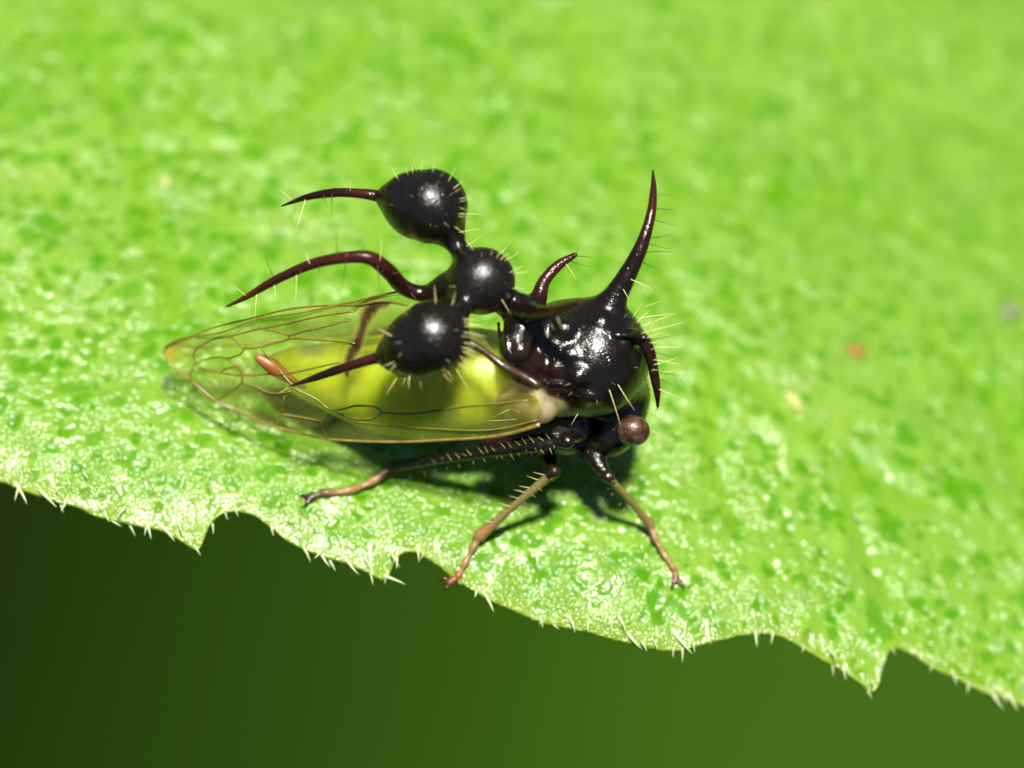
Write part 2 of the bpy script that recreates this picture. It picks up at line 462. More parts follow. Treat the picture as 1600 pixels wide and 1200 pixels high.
# hairs of the leaf -------------------------------------------------
def cone_mesh(name, m, bend=0.15, seg=6, rings=6, power=0.8):
    V, F = [], []
    path = [(bend * (k / rings) ** 2, 0, k / rings) for k in range(rings + 1)]
    V, F = tube(np.array(path), [max(0.02, (1 - k / rings) ** power) for k in range(rings + 1)], seg)
    # tube works in real proportions: rescale radius to 1
    V = np.array(V); P0 = np.repeat(np.array(path), seg, 0); V = P0 + (V - P0)
    return V, F
def hair_mesh(name, m, ratio, bend, seg=6, power=0.8):
    rings = 6
    path = np.array([(bend * (k / rings) ** 2, 0, k / rings) for k in range(rings + 1)])
    V, F = tube(path, [ratio * max(0.03, (1 - k / rings) ** power) for k in range(rings + 1)], seg)
    me = bpy.data.meshes.new(name); me.from_pydata([tuple(v) for v in V], [], F); me.update()
    me.polygons.foreach_set('use_smooth', [True] * len(me.polygons)); me.materials.append(m)
    return me
HM = [hair_mesh('leaf_hair', M_LHAIR, 0.09, b) for b in (0.12, -0.15, 0.2)]
HT = hair_mesh('leaf_hair_thin', M_LHAIR, 0.09, 0.1)
def put(me, name, base, tip, parent, spin=0.0, poff=np.zeros(3), wmax=9.0):
    d = Vector(tip - base); ln = d.length; wd = min(ln, wmax)
    o = bpy.data.objects.new(name, me); COL.objects.link(o); o.parent = parent
    q = d.to_track_quat('Z', 'Y')
    o.matrix_local = Matrix.Translation(Vector(base - poff)) @ q.to_matrix().to_4x4() @ Matrix.Rotation(spin, 4, 'Z') @ Matrix.Diagonal((wd, wd, ln, 1))
    return o
EDGE_HAIRS = [(4, 702, 12, 744), (22, 753, 49, 784), (62, 766, 93, 793), (76, 742, 107, 801), (100, 728, 106, 748), (163, 803, 187, 828), (184, 758, 202, 806),
              (193, 805, 215, 837), (227, 753, 236, 786), (228, 813, 240, 843), (247, 818, 279, 841), (274, 806, 287, 836), (308, 788, 323, 826),
              (332, 818, 335, 836), (375, 768, 387, 789), (484, 803, 494, 829), (474, 855, 489, 876), (500, 863, 514, 889), (515, 876, 527, 892),
              (539, 870, 557, 901), (577, 848, 582, 900), (577, 890, 585, 912), (607, 853, 620, 889), (604, 803, 612, 833), (682, 838, 688, 878),
              (754, 923, 776, 952), (780, 915, 797, 945), (831, 948, 848, 976), (853, 964, 872, 986), (886, 960, 904, 984), (966, 962, 980, 988),
              (980, 988, 999, 1017), (1020, 998, 1031, 1015), (1050, 983, 1078, 1023), (1103, 968, 1106, 1008), (1066, 1012, 1068, 1036), (1175, 953, 1178, 976),
              (1180, 985, 1182, 1009), (1249, 943, 1261, 971), (1298, 1028, 1305, 1056), (1320, 1036, 1331, 1056), (1361, 983, 1369, 1021),
              (1345, 1052, 1360, 1093), (1370, 1042, 1373, 1072), (1448, 984, 1456, 1007), (1548, 1080, 1566, 1109), (1574, 1082, 1591, 1111),
              (1455, 1025, 1463, 1044), (1410, 985, 1420, 1008), (837, 860, 843, 886), (1588, 1030, 1597, 1050), (325, 640, 329, 655),
              (322, 712, 331, 730), (168, 700, 174, 716), (62, 702, 66, 713), (130, 735, 138, 752), (700, 865, 706, 882), (655, 820, 660, 836), (1140, 925, 1146, 945)]
EDGE_HAIRS += [(598, 899, 632, 909), (303, 852, 316, 868)]
for k, (a, b, c, d) in enumerate(EDGE_HAIRS):
    base = G(a, b); base[2] = leaf_z(base[0], base[1]) - 0.01
    base = at_depth(a, b, base)
    tip = at_depth(c, d, base) + VV * rnd.uniform(0.02, 0.12)
    put(HM[k % 3], 'hair', base, tip, leaf, rnd.uniform(0, 6.28), np.array([0, 2.0, 0]))
for k in range(64):
    j = int(60 + (len(ex) - 120) * (k + rnd.uniform(-.45, .45) + .5) / 64); v = abs(rnd.gauss(0, 0.12))
    g = np.array([ex[j], ey[j] + v, 0.0]); g[2] = leaf_z(g[0], g[1]) - 0.005
    d = np.array([rnd.gauss(0.12, 0.2), rnd.gauss(-0.85, 0.15), rnd.uniform(-0.1, 0.45)]); d /= np.linalg.norm(d)
    put(HM[k % 3], 'hair', g, g + d * rnd.uniform(0.09, 0.22), leaf, rnd.uniform(0, 6.28), np.array([0, 2.0, 0]))
for k in range(110):
    px = rnd.uniform(-40, 1640); py = rnd.uniform(-20, 960)
    if 260 < px < 1090 and 250 < py < 860: continue
    g = G(px, py); j = int(np.argmin(abs(ex - g[0])))
    if g[1] < ey[j] + 0.12: continue
    g[2] = leaf_z(g[0], g[1]) - 0.008
    ln = rnd.uniform(0.10, 0.2)
    d = np.array([rnd.gauss(0.15, 0.25), rnd.gauss(-0.75, 0.2), rnd.uniform(0.25, 0.7)]); d /= np.linalg.norm(d)
    put(HT, 'hair', g, g + d * ln, leaf, rnd.uniform(0, 6.28), np.array([0, 2.0, 0]))

# specks lying on the leaf
def speck(name, px, py, size, m, label, cat, long=1.0, ang=0.0):
    g = G(px, py); g[2] = leaf_z(g[0], g[1])
    bm = bmesh.new(); bmesh.ops.create_icosphere(bm, subdivisions=3, radius=1)
    for v in bm.verts:
        k = 1 + 0.35 * math.sin(v.co.x * 4 + size * 90) * math.cos(v.co.y * 3.7 + 1) + 0.15 * math.sin(v.co.z * 9)
        v.co = Vector((v.co.x * long, v.co.y, v.co.z * 0.3)) * k * size
    me = bpy.data.meshes.new(name); bm.to_mesh(me); bm.free(); me.materials.append(m)
    me.polygons.foreach_set('use_smooth', [True] * len(me.polygons))
    o = bpy.data.objects.new(name, me); COL.objects.link(o); o.location = g + np.array([0, 0, 0.3 * size]); o.rotation_euler = (0, 0, ang)
    return tag(o, label, cat)
speck('debris_grain', 1338, 549, 0.09, M_ORANGE, 'blurred orange brown grain lying on the leaf', 'debris', 1.15, 0.2)
speck('debris_grain', 1577, 490, 0.10, M_GREY, 'blurred dull grey green speck on the leaf', 'debris', 1.2, 1.2)
speck('debris_fibre', 1242, 628, 0.07, M_PALE, 'pale elongated fleck lying in the leaf furrow', 'debris', 2.2, -0.9)
speck('debris_grain', 259, 285, 0.06, M_PALE, 'tiny cream grain on the leaf beyond the wing tip', 'debris', 1.0, 0.4)

# ------------------------------------------------------------------ the treehopper: one continuous body grown from a distance field
VOX = 0.0145
BMIN = np.array([-3.2, -2.35, -0.35]); BMAX = np.array([2.1, 2.3, 3.3])
DIM = np.ceil((BMAX - BMIN) / VOX).astype(int)
FIELD = np.full(DIM, 0.6, np.float32)
PRIMS = []      # for colouring: list of (segments, colour, matte, material id)
TIPS = []       # thin ends that the grid cannot hold, swept instead

def window(lo, hi, pad):
    a = np.clip(np.floor((lo - pad - BMIN) / VOX).astype(int), 0, DIM); b = np.clip(np.ceil((hi + pad - BMIN) / VOX).astype(int), 0, DIM)
    gx, gy, gz = [BMIN[k] + np.arange(a[k], b[k], dtype=np.float32) * VOX for k in range(3)]
    return (slice(a[0], b[0]), slice(a[1], b[1]), slice(a[2], b[2])), gx[:, None, None], gy[None, :, None], gz[None, None, :]

def seg_d(x, y, z, a, b, ra, rb):
    ab = b - a; L2 = float(ab @ ab) + 1e-12
    t = np.clip(((x - a[0]) * ab[0] + (y - a[1]) * ab[1] + (z - a[2]) * ab[2]) / L2, 0, 1)
    return np.sqrt((x - a[0] - t * ab[0]) ** 2 + (y - a[1] - t * ab[1]) ** 2 + (z - a[2] - t * ab[2]) ** 2) - (ra + (rb - ra) * t)

def merge(sl, d, k):
    f = FIELD[sl]
    if k > 0:
        h = np.maximum(k - np.abs(f - d), 0) / k
        FIELD[sl] = np.minimum(f, d) - h * h * k * 0.25
    else:
        FIELD[sl] = np.minimum(f, d)

BLACK = (0.005, 0.0035, 0.0022); RED = (0.030, 0.0055, 0.003); DRED = (0.012, 0.003, 0.002); BROWN = (0.022, 0.008, 0.003)
TAN = (0.20, 0.118, 0.038); OLIVE = (0.14, 0.115, 0.035); GREENY = (0.42, 0.46, 0.012); BEIGE = (0.34, 0.25, 0.13); ORANGE = (0.22, 0.065, 0.010)

def chain(pts, rad, cols, k=0.06, n=6, matte=0.0, mid=0, smooth=True, tip=False):
    """pts: world points; rad in photograph pixels; cols one colour or one per point"""
    pts = [np.asarray(p, float) for p in pts]; rad = np.array(rad, float) / PX
    if isinstance(cols[0], (int, float)): cols = [cols] * len(pts)
    dat = np.hstack([np.array(pts), rad[:, None], np.array(cols)])
    if smooth and len(pts) > 1: dat = spline(dat, n)
    path, r, c = dat[:, :3], np.maximum(dat[:, 3], 0.006), np.clip(dat[:, 4:], 0, 1)
    keep = len(path)
    if tip:
        thin = np.where(r < 0.024)[0]
        if len(thin): keep = max(2, thin[0] + 1)
        s0 = max(0, keep - 10)
        TIPS.append((path[s0:], r[s0:] * 1.03, c[s0:]))
    pk = path[:keep]; rk = np.maximum(r[:keep], 0.016)
    rm = rk.max(); pad = max(k, 4 * VOX) + rm
    sl, x, y, z = window(pk.min(0), pk.max(0), pad)
    d = None
    if len(pk) == 1:
        d = np.sqrt((x - pk[0][0]) ** 2 + (y - pk[0][1]) ** 2 + (z - pk[0][2]) ** 2) - rk[0]
    else:
        for i in range(len(pk) - 1):
            e = seg_d(x, y, z, pk[i], pk[i + 1], rk[i], rk[i + 1])
            d = e if d is None else np.minimum(d, e)
    merge(sl, d.astype(np.float32), k)
    PRIMS.append((pk, rk, c[:keep], matte, mid))

def ellips(cen, radii, col, k=0.1, matte=0.0, mid=0, pitch=0.0):
    cen = np.asarray(cen, float); fx = FWD * math.cos(pitch) + UP * math.sin(pitch); uz = -FWD * math.sin(pitch) + UP * math.cos(pitch)
    rm = max(radii); pad = max(k, 4 * VOX)
    sl, x, y, z = window(cen - rm, cen + rm, pad)
    dx, dy, dz = x - cen[0], y - cen[1], z - cen[2]
    u = (dx * fx[0] + dy * fx[1] + dz * fx[2]); v = dx * LAT[0] + dy * LAT[1] + dz * LAT[2]; w_ = dx * uz[0] + dy * uz[1] + dz * uz[2]
    k0 = np.sqrt((u / radii[0]) ** 2 + (v / radii[1]) ** 2 + (w_ / radii[2]) ** 2)
    k1 = np.sqrt((u / radii[0] ** 2) ** 2 + (v / radii[1] ** 2) ** 2 + (w_ / radii[2] ** 2) ** 2) + 1e-6
    merge(sl, (k0 * (k0 - 1) / k1).astype(np.float32), k)
    PRIMS.append((np.array([cen]), np.array([min(radii)]), np.array([col]), matte, mid))

def mirror(p):
    p = np.asarray(p, float); return p - 2 * (p @ LAT) * LAT

# abdomen first
chain([P(835, 602), P(760, 594), P(690, 601), P(610, 601, .04), P(530, 590, .10), P(470, 578, .15), P(432, 567, .18)],
      [62, 80, 86, 79, 57, 38, 16], [GREENY] * 6 + [(0.45, 0.40, 0.03)], k=0.1, mid=1, matte=0.4)
chain([P(478, 606, -0.26), P(452, 592, -0.20), P(425, 572, -0.14), P(404, 559, -0.10)], [3, 8, 12, 7], [(0.10, 0.05, 0.01), ORANGE, ORANGE, (0.24, 0.10, 0.03)], k=0.03, matte=1.0)
# thorax and pronotum
ellips(P(928, 559), (0.53, 0.60, 0.57), BLACK, 0.1)
ellips(P(880, 560), (0.50, 0.60, 0.52), BLACK, 0.12)
chain([P(880, 545), P(835, 520), P(808, 488, 0.06), P(785, 465, 0.1)], [62, 42, 24, 24], BLACK, k=0.12)
chain([P(822, 500, 0), P(806, 545, -0.30), P(822, 590, -0.45)], [26, 26, 22], [BLACK, BLACK, DRED], k=0.08)
ellips(P(880, 640), (0.55, 0.5, 0.36), BLACK, 0.12)
# head, bent down in front
ellips(P(958, 634), (0.31, 0.58, 0.42), BLACK, 0.12, pitch=-0.5)
chain([P(968, 560, 0), P(980, 605, 0), P(985, 645, 0.1)], [40, 30, 24], BLACK, k=0.1)
# the helmet's three-fold ornament
chain([P(752, 439, 0.1)], [52], BLACK, k=0.06, matte=0.6)
BL = 0.60; OF = 0.10          # the ornament leans a little to the far side
for s in (-1, 1):
    lat = lambda q: OF + s * q
    if s < 0:
        npx = ((742, 452), (727, 474), (705, 492)); cpx = ((676, 528), (656, 538))
        spx = ((640, 545), (612, 553), (598, 557), (575, 563), (530, 577), (490, 591), (452, 604))
    else:
        npx = ((738, 420), (717, 390), (704, 364)); cpx = ((672, 322), (655, 320))
        spx = ((640, 315), (613, 310), (597, 308), (570, 303), (525, 301), (480, 308), (440, 322))
    neck = [P(*p, lat(q)) for p, q in zip(npx, (0.15, 0.30, 0.45))]
    cen = [P(*p, lat(q)) for p, q in zip(cpx, (BL, BL + .03))]
    cone = [P(*p, lat(BL + q)) for p, q in zip(spx, (.05, .09, .11, .13, .17, .2, .23))]
    chain(neck, [17, 15, 22], BLACK, k=0.10)
    chain(cen, [58, 54], BLACK, k=0.10, smooth=False, matte=0.25)
    chain(cone, [44, 25, 11.5, 8.2, 7.2, 5, 1.2], [BLACK, BLACK, DRED, RED, DRED, DRED, BROWN], k=0.05, tip=True)
# long central spine
chain([P(*p, 0.1) for p in ((735, 440), (700, 449), (665, 459), (632, 450), (608, 425), (580, 404), (545, 402), (490, 412), (430, 438), (385, 464), (350, 481))],
      [34, 24, 13.5, 12.5, 12.5, 11, 9.5, 8.5, 7, 4.5, 1.2], [BLACK, BLACK, DRED, DRED, DRED, RED, RED, RED, RED, (0.05, 0.012, 0.004), (0.06, 0.016, 0.004)], k=0.05, tip=True)
# shoulder horns, a mirrored pair that reach out sideways
chain([P(935, 520, 0.15), P(950, 485, 0.24), P(962, 462, 0.32), P(980, 430, 0.46), P(1002, 385, 0.66), P(1017, 335, 0.92), P(1021, 295, 1.2), P(1020, 266, 1.4)],
      [48, 29, 19.5, 15, 11, 7.5, 5, 1.2], [BLACK, BLACK, BLACK, BLACK, DRED, RED, BROWN, BROWN], k=0.10, tip=True)
chain([P(935, 560, 0.10), P(965, 540, 0.0), P(988, 528, -0.08), P(1004, 531, -0.16), P(1015, 552, -0.25), P(1023, 588, -0.37), P(1027, 615, -0.47), P(1028, 640, -0.52)],
      [34, 22, 13, 10.5, 9.5, 7.5, 5, 1.2], [BLACK, BLACK, BLACK, DRED, DRED, DRED, DRED, BROWN], k=0.08, tip=True)
# small dorsal spines
chain([P(828, 482, 0.1), P(841, 466, 0.2), P(850, 440, 0.36), P(872, 415, 0.52), P(899, 398, 0.64)], [20, 14, 10, 8, 4], [BLACK, DRED, RED, RED, RED], k=0.07, tip=True)
chain([P(828, 488, -0.1), P(850, 489, -0.26), P(878, 483, -0.42), P(905, 473, -0.56)], [18, 12, 9.5, 6], [BLACK, DRED, RED, RED], k=0.05)
chain([P(815, 478)], [20], BLACK, k=0.08)
# side plates of the thorax
chain([P(806, 632, -0.46), P(828, 628, -0.54), P(846, 636, -0.56)], [28, 32, 26], BEIGE, k=0.03, mid=1, smooth=False)
chain([P(758, 690, -0.58), P(800, 682, -0.56), P(850, 670, -0.50), P(900, 668, -0.46)], [7, 11, 17, 24], [BROWN, BROWN, (0.02, 0.008, 0.004), BLACK], k=0.05)
# legs: near side as seen, far side folded under the body
FEET = {}
CLAW = (0.035, 0.014, 0.005)
def leg(hip, knee, ankle, foot_pts, rr, cols):
    chain([hip, hip * 0.45 + knee * 0.55 + UP * 0.02, knee * 0.93 + hip * 0.07, knee], [rr[0], rr[1], rr[2] * 0.8, rr[2]], cols[0], k=0.03)
    ax = ankle - knee
    chain([knee, knee + ax * 0.07, knee + ax * 0.14, knee + ax * 0.55 + UP * 0.015, knee + ax * 0.9, ankle], [rr[2] * 1.05, rr[2] * 0.7, rr[3], rr[3] * 0.85, rr[4] * 0.9, rr[4] * 1.1],
          [cols[1][0]] * 2 + [cols[1][1]] * 2 + [cols[1][2]] * 2, k=0.015, matte=0.9)
    fp = [ankle] + foot_pts; seq, rad, col = [], [], []
    for i in range(len(fp) - 1):               # little foot segments, each swollen at its far end
        seq += [fp[i] * 0.8 + fp[i + 1] * 0.2, fp[i] * 0.25 + fp[i + 1] * 0.75]
        rad += [rr[5] * 0.68, rr[5] * 1.12]; col += [cols[2][i], cols[2][i + 1]]
    seq.append(fp[-1]); rad.append(rr[5] * 1.1); col.append(cols[2][-1])
    chain(seq, rad, col, k=0.012, matte=0.9, n=4)
    d = fp[-1] - fp[-2]; d[2] = 0; d = d / (np.linalg.norm(d) + 1e-9); side = np.cross(d, UP)
    for sg in (-1, 1):                          # paired claws
        c0 = fp[-1] + side * sg * 0.015
        chain([c0, c0 + d * 0.05 + side * sg * 0.035 + UP * 0.012, c0 + d * 0.085 + side * sg * 0.045 - UP * 0.02], [3.6, 3.0, 1.2], CLAW, k=0.01, n=4)
def foot(px, py, lift):
    g = G(px, py); g[2] = leaf_z(g[0], g[1]); return at_depth(px, py, g) + UP * lift
hk = P(886, 690, -0.78); ha = foot(613, 743, 0.16)
leg(P(825, 700, -0.42), hk, ha, [foot(575, 762, 0.06), foot(535, 773, 0.04), foot(500, 774, 0.04), foot(483, 780, 0.01)], [11, 13, 11, 10.5, 10, 7],
    [BLACK, [BLACK, BLACK, (0.008, 0.006, 0.003)], [BLACK, TAN, TAN, (0.08, 0.05, 0.02), (0.03, 0.015, 0.006)]])
mk = P(866, 737, -0.82); ma = foot(748, 846, 0.10)
leg(P(842, 690, -0.35), mk, ma, [foot(735, 866, 0.05), foot(722, 890, 0.03), foot(714, 905, 0.02), foot(703, 909, 0.0)], [13, 14, 10, 7.5, 10, 6],
    [BLACK, [BROWN, OLIVE, TAN], [TAN, TAN, TAN, (0.22, 0.07, 0.02), (0.16, 0.05, 0.02)]])
fk = P(950, 745, -0.75); fa = foot(1012, 832, 0.14)
leg(P(905, 690, -0.35), fk, fa, [foot(1024, 853, 0.07), foot(1042, 878, 0.04), foot(1053, 893, 0.03), foot(1056, 908, 0.0)], [15, 15, 10, 6.5, 8, 5.5],
    [BLACK, [BROWN, OLIVE, TAN], [TAN, TAN, TAN, (0.20, 0.09, 0.025), (0.14, 0.06, 0.02)]])
for hx in (905, 862, 825):
    hip = mirror(P(hx, 690, -0.35)); kn = hip + LAT * 0.25 - FWD * 0.05 - UP * 0.12
    an = kn * 1.0 + LAT * 0.12 - FWD * 0.12; an[2] = leaf_z(an[0], an[1]) + 0.06
    ft = an + LAT * 0.1 - FWD * 0.1; ft[2] = leaf_z(ft[0], ft[1]) + 0.01
    leg(hip, kn, an, [an * 0.5 + ft * 0.5, ft], [13, 13, 9, 7, 7, 5], [BLACK, [BROWN, OLIVE, TAN], [TAN, TAN, CLAW]])

def hit(px, py):
    """where the line of sight through a pixel meets (or passes closest to) the body"""
    d = ray(px, py); t = np.arange(DIST - 4, DIST + 4, 0.008)
    q = CLOC + t[:, None] * d
    ix = np.round((q - BMIN) / VOX).astype(int)
    ok = np.all((ix >= 0) & (ix < DIM), axis=1)
    f = np.full(len(t), 9.0); ii = ix[ok]; f[ok] = FIELD[ii[:, 0], ii[:, 1], ii[:, 2]]
    neg = np.where(f < 0)[0]
    j = neg[0] if len(neg) else int(np.argmin(f))
    return q[j]
# raised rims on the side of the thorax, laid on the surface found so far
for line, rr, cc in (([(852, 600), (875, 600), (898, 606), (917, 619)], 4.5, BLACK), ([(858, 610), (880, 610), (903, 616)], 3.5, DRED),
                     ([(960, 524), (985, 524), (1005, 528)], 5, BLACK), ([(790, 505), (792, 540), (800, 575)], 4, BLACK), ([(779, 505), (781, 530), (790, 560)], 3, BLACK)):
    chain([hit(*p) + VV * 0.012 for p in line], [rr] * len(line), cc, k=0.02)
for (px, py, r_, cc) in ((814, 548, 12, (0.02, 0.008, 0.004)), (834, 563, 13, (0.014, 0.006, 0.003)), (850, 545, 9, DRED), (846, 572, 8, DRED), (882, 517, 20, BLACK), (905, 588, 18, BLACK), (868, 540, 12, BLACK), (940, 505, 16, BLACK), (893, 555, 14, BLACK), (925, 618, 14, BLACK), (868, 575, 13, DRED)):
    chain([hit(px, py) - VV * 0.045], [r_], cc, k=0.06)

# --- polygonise (surface nets)
def surface_nets(f):
    s = f < 0
    c = np.zeros(tuple(np.array(f.shape) - 1), np.uint8)
    for i in (0, 1):
        for j in (0, 1):
            for k in (0, 1):
                c += s[i:f.shape[0] - 1 + i, j:f.shape[1] - 1 + j, k:f.shape[2] - 1 + k]
    act = np.argwhere((c > 0) & (c < 8))
    idm = np.full(c.shape, -1, np.int32); idm[act[:, 0], act[:, 1], act[:, 2]] = np.arange(len(act))
    acc = np.zeros((len(act), 3)); cnt = np.zeros(len(act))
    cor = [(i, j, k) for i in (0, 1) for j in (0, 1) for k in (0, 1)]
    val = {q: f[act[:, 0] + q[0], act[:, 1] + q[1], act[:, 2] + q[2]] for q in cor}
    for a in cor:
        for ax in range(3):
            if a[ax]: continue
            b = list(a); b[ax] = 1; b = tuple(b)
            m = (val[a] < 0) != (val[b] < 0)
            t = np.where(m, val[a] / np.where(m, val[a] - val[b], 1), 0)
            p = np.tile(np.array(a, float), (len(act), 1)); p[:, ax] = t
            acc += p * m[:, None]; cnt += m
    V = act + acc / cnt[:, None]
    Q = []
    for ax in range(3):
        o1, o2 = (ax + 1) % 3, (ax + 2) % 3
        sl0 = [slice(1, -1)] * 3; sl0[ax] = slice(0, -1); sl1 = list(sl0); sl1[ax] = slice(1, None)
        A = s[tuple(sl0)]; B = s[tuple(sl1)]
        for flip, msk in ((False, A & ~B), (True, ~A & B)):
            e = np.argwhere(msk) + np.array([0 if k == ax else 1 for k in range(3)])
            if not len(e): continue
            def cell(d1, d2):
                q = e.copy(); q[:, o1] += d1; q[:, o2] += d2; return idm[q[:, 0], q[:, 1], q[:, 2]]
            quad = [cell(-1, -1), cell(0, -1), cell(0, 0), cell(-1, 0)]
            if flip: quad = quad[::-1]
            Q.append(np.stack(quad, 1))
    return V, np.vstack(Q)
V, Q = surface_nets(FIELD)
V = BMIN + V * VOX
# light smoothing
for _ in range(3):
    acc = np.zeros_like(V); cnt = np.zeros(len(V))
    for a, b in ((0, 1), (1, 2), (2, 3), (3, 0)):
        np.add.at(acc, Q[:, a], V[Q[:, b]]); np.add.at(acc, Q[:, b], V[Q[:, a]])
        np.add.at(cnt, Q[:, a], 1); np.add.at(cnt, Q[:, b], 1)
    V = V * 0.6 + 0.4 * acc / cnt[:, None]

# colours
colsum = np.zeros((len(V), 3)); wsum = np.zeros(len(V)); matte = np.zeros(len(V)); best = np.full(len(V), 9.0); mid = np.zeros(len(V), int)
for path, r, c, mt, mi in PRIMS:
    lo, hi = path.min(0) - r.max() - 0.5, path.max(0) + r.max() + 0.5
    ids = np.where(np.all((V > lo) & (V < hi), axis=1))[0]
    if not len(ids): continue
    p = V[ids]
    dm = np.full(len(ids), 9.0); cm = np.tile(c[0], (len(ids), 1))
    if len(path) == 1:
        dm = np.linalg.norm(p - path[0], axis=1) - r[0]
    for i in range(len(path) - 1):
        ab = path[i + 1] - path[i]; t = np.clip((p - path[i]) @ ab / (ab @ ab + 1e-12), 0, 1)
        d = np.linalg.norm(p - path[i] - t[:, None] * ab, axis=1) - (r[i] + (r[i + 1] - r[i]) * t)
        m = d < dm; dm = np.where(m, d, dm); cm = np.where(m[:, None], c[i] + (c[i + 1] - c[i]) * t[:, None], cm)
    wv = np.exp(-np.clip(dm, -0.02, 0.6) / 0.016)
    colsum[ids] += cm * wv[:, None]; wsum[ids] += wv; matte[ids] += mt * wv
    better = dm < best[ids]; best[ids[better]] = dm[better]; mid[ids[better]] = mi
colv = colsum / np.maximum(wsum, 1e-9)[:, None]; matte = matte / np.maximum(wsum, 1e-9)
# add the thin tips to the same mesh
VV_, QQ, CC = [V], [Q], [colv]
off = len(V)
for path, r, c in TIPS:
    tv, tf = tube(path, r, 12, cap=False)
    tv = np.array(tv); VV_.append(tv); QQ.append(np.array(tf) + off); CC.append(np.repeat(c, 12, 0)); off += len(tv)
V = np.vstack(VV_); Q = np.vstack(QQ); colv = np.vstack(CC)
matte = np.r_[matte, np.zeros(len(V) - len(matte))]; mid = np.r_[mid, np.zeros(len(V) - len(mid), int)]
hopper = empty('treehopper')
tag(hopper, 'black ant-mimicking treehopper with round knobs and spines on its back, on the leaf edge', 'insect')
body = fast_mesh('body', V, Q, [M_CUT, M_ABD], hopper)
ca = body.data.attributes.new('tint', 'FLOAT_COLOR', 'POINT')
ca.data.foreach_set('color', np.hstack([colv, np.ones((len(V), 1))]).astype(np.float32).ravel())
ma_ = body.data.attributes.new('matte', 'FLOAT', 'POINT'); ma_.data.foreach_set('value', matte.astype(np.float32))
if len(body.data.polygons) == len(Q):
    body.data.polygons.foreach_set('material_index', (mid[Q].mean(1) > 0.5).astype(np.int32))
body['label'] = 'glossy black body with horned helmet, green abdomen and slender legs'
print('body verts', len(V))

# eyes
def make_eye():
    m, t, b, out = mat('eye'); co = objco(t); L = t.links.new
    vo = nd(t, 'ShaderNodeTexVoronoi'); vo.inputs['Scale'].default_value = 60; L(co, vo.inputs['Vector'])
    n = noise(t, 11, 4, co, 0.65)
    L(mixc(t, maprange(t, n, 0.40, 0.60), (0.020, 0.008, 0.004), (0.085, 0.042, 0.024)), b.inputs['Base Color'])
    L(bump(t, mth(t, 'SUBTRACT', 1.0, vo.outputs['Distance']), 0.4, 0.008), b.inputs['Normal'])
    b.inputs['Roughness'].default_value = 0.3
    return m
M_EYE = make_eye()
ec = P(989, 673, -0.66)
for cen in (ec, P(972, 628, 0.40)):
    bm = bmesh.new(); bmesh.ops.create_uvsphere(bm, u_segments=40, v_segments=24, radius=1)
    for v in bm.verts:
        c = v.co; p = FWD * c.x * 0.165 + LAT * c.y * 0.145 + UP * c.z * 0.155
        v.co = Vector(cen + p)
    me = bpy.data.meshes.new('eye'); bm.to_mesh(me); bm.free(); me.materials.append(M_EYE)
    me.polygons.foreach_set('use_smooth', [True] * len(me.polygons))
    e = bpy.data.objects.new('eye', me); COL.objects.link(e); e.parent = hopper; e['label'] = 'round reddish brown compound eye'

# wings ------------------------------------------------------------
OUT_PX = [(850, 640), (845, 662), (800, 675), (760, 682), (700, 686), (640, 688), (560, 686), (500, 680), (440, 664), (400, 650), (350, 627), (310, 598), (280, 573), (266, 561), (260, 550),
          (264, 540), (282, 530), (320, 515), (380, 498), (440, 483), (500, 476), (560, 474), (600, 468), (640, 473), (700, 492), (750, 520), (800, 568), (838, 610)]
WA, WB, WC = P(640, 473, -0.05), P(262, 550, 0.15), P(640, 688, -0.72)
WN = np.cross(WB - WA, WC - WA); WN /= np.linalg.norm(WN)
if WN @ VV < 0: WN = -WN
WCEN = P(560, 590, -0.45)
def wing_pt(px, py, lift=0.0):
    d = ray(px, py); p = CLOC + d * (((WA - CLOC) @ WN) / (d @ WN))
    u = (px - 560) / 300; v = (py - 580) / 110
    bulge = 0.10 * max(0.0, 1 - 0.5 * u * u - 0.7 * v * v) + 0.018 * math.sin(px * 0.06 + py * 0.03) * max(0, 1 - v * v) + 0.012 * math.sin(py * 0.11 - px * 0.02)
    return p + WN * (bulge + lift)
def in_poly(x, y, poly):
    c = False; n = len(poly); j = n - 1
    for i in range(n):
        if (poly[i][1] > y) != (poly[j][1] > y) and x < (poly[j][0] - poly[i][0]) * (y - poly[i][1]) / (poly[j][1] - poly[i][1]) + poly[i][0]: c = not c
        j = i
    return c
op = spline(np.array(OUT_PX + OUT_PX[:1], float), 4)[:-1]
pts2 = [Vector(p) for p in op]; nb = len(pts2)
for gx in range(262, 850, 6):
    for gy in range(466, 690, 6):
        x, y = gx + rnd.uniform(-1, 1), gy + rnd.uniform(-1, 1)
        if in_poly(x, y, [tuple(p) for p in op]) and min((p[0] - x) ** 2 + (p[1] - y) ** 2 for p in op) > 12:
            pts2.append(Vector((x, y)))
cv, ce, cf, *_ = delaunay_2d_cdt(pts2, [(i, (i + 1) % nb) for i in range(nb)], [], 1, 1e-4)
wing_px = [(p.x, p.y) for p in cv]
WING_V = [wing_pt(*p) for p in wing_px]
BAND = [(606, 471), (590, 474), (578, 487), (572, 502), (568, 520), (560, 538), (551, 556), (549, 578)]
BP_ = spline(np.array([(x, y, w_) for (x, y), w_ in zip(BAND, (7, 11, 12, 11, 9, 12, 10, 6))], float), 6)
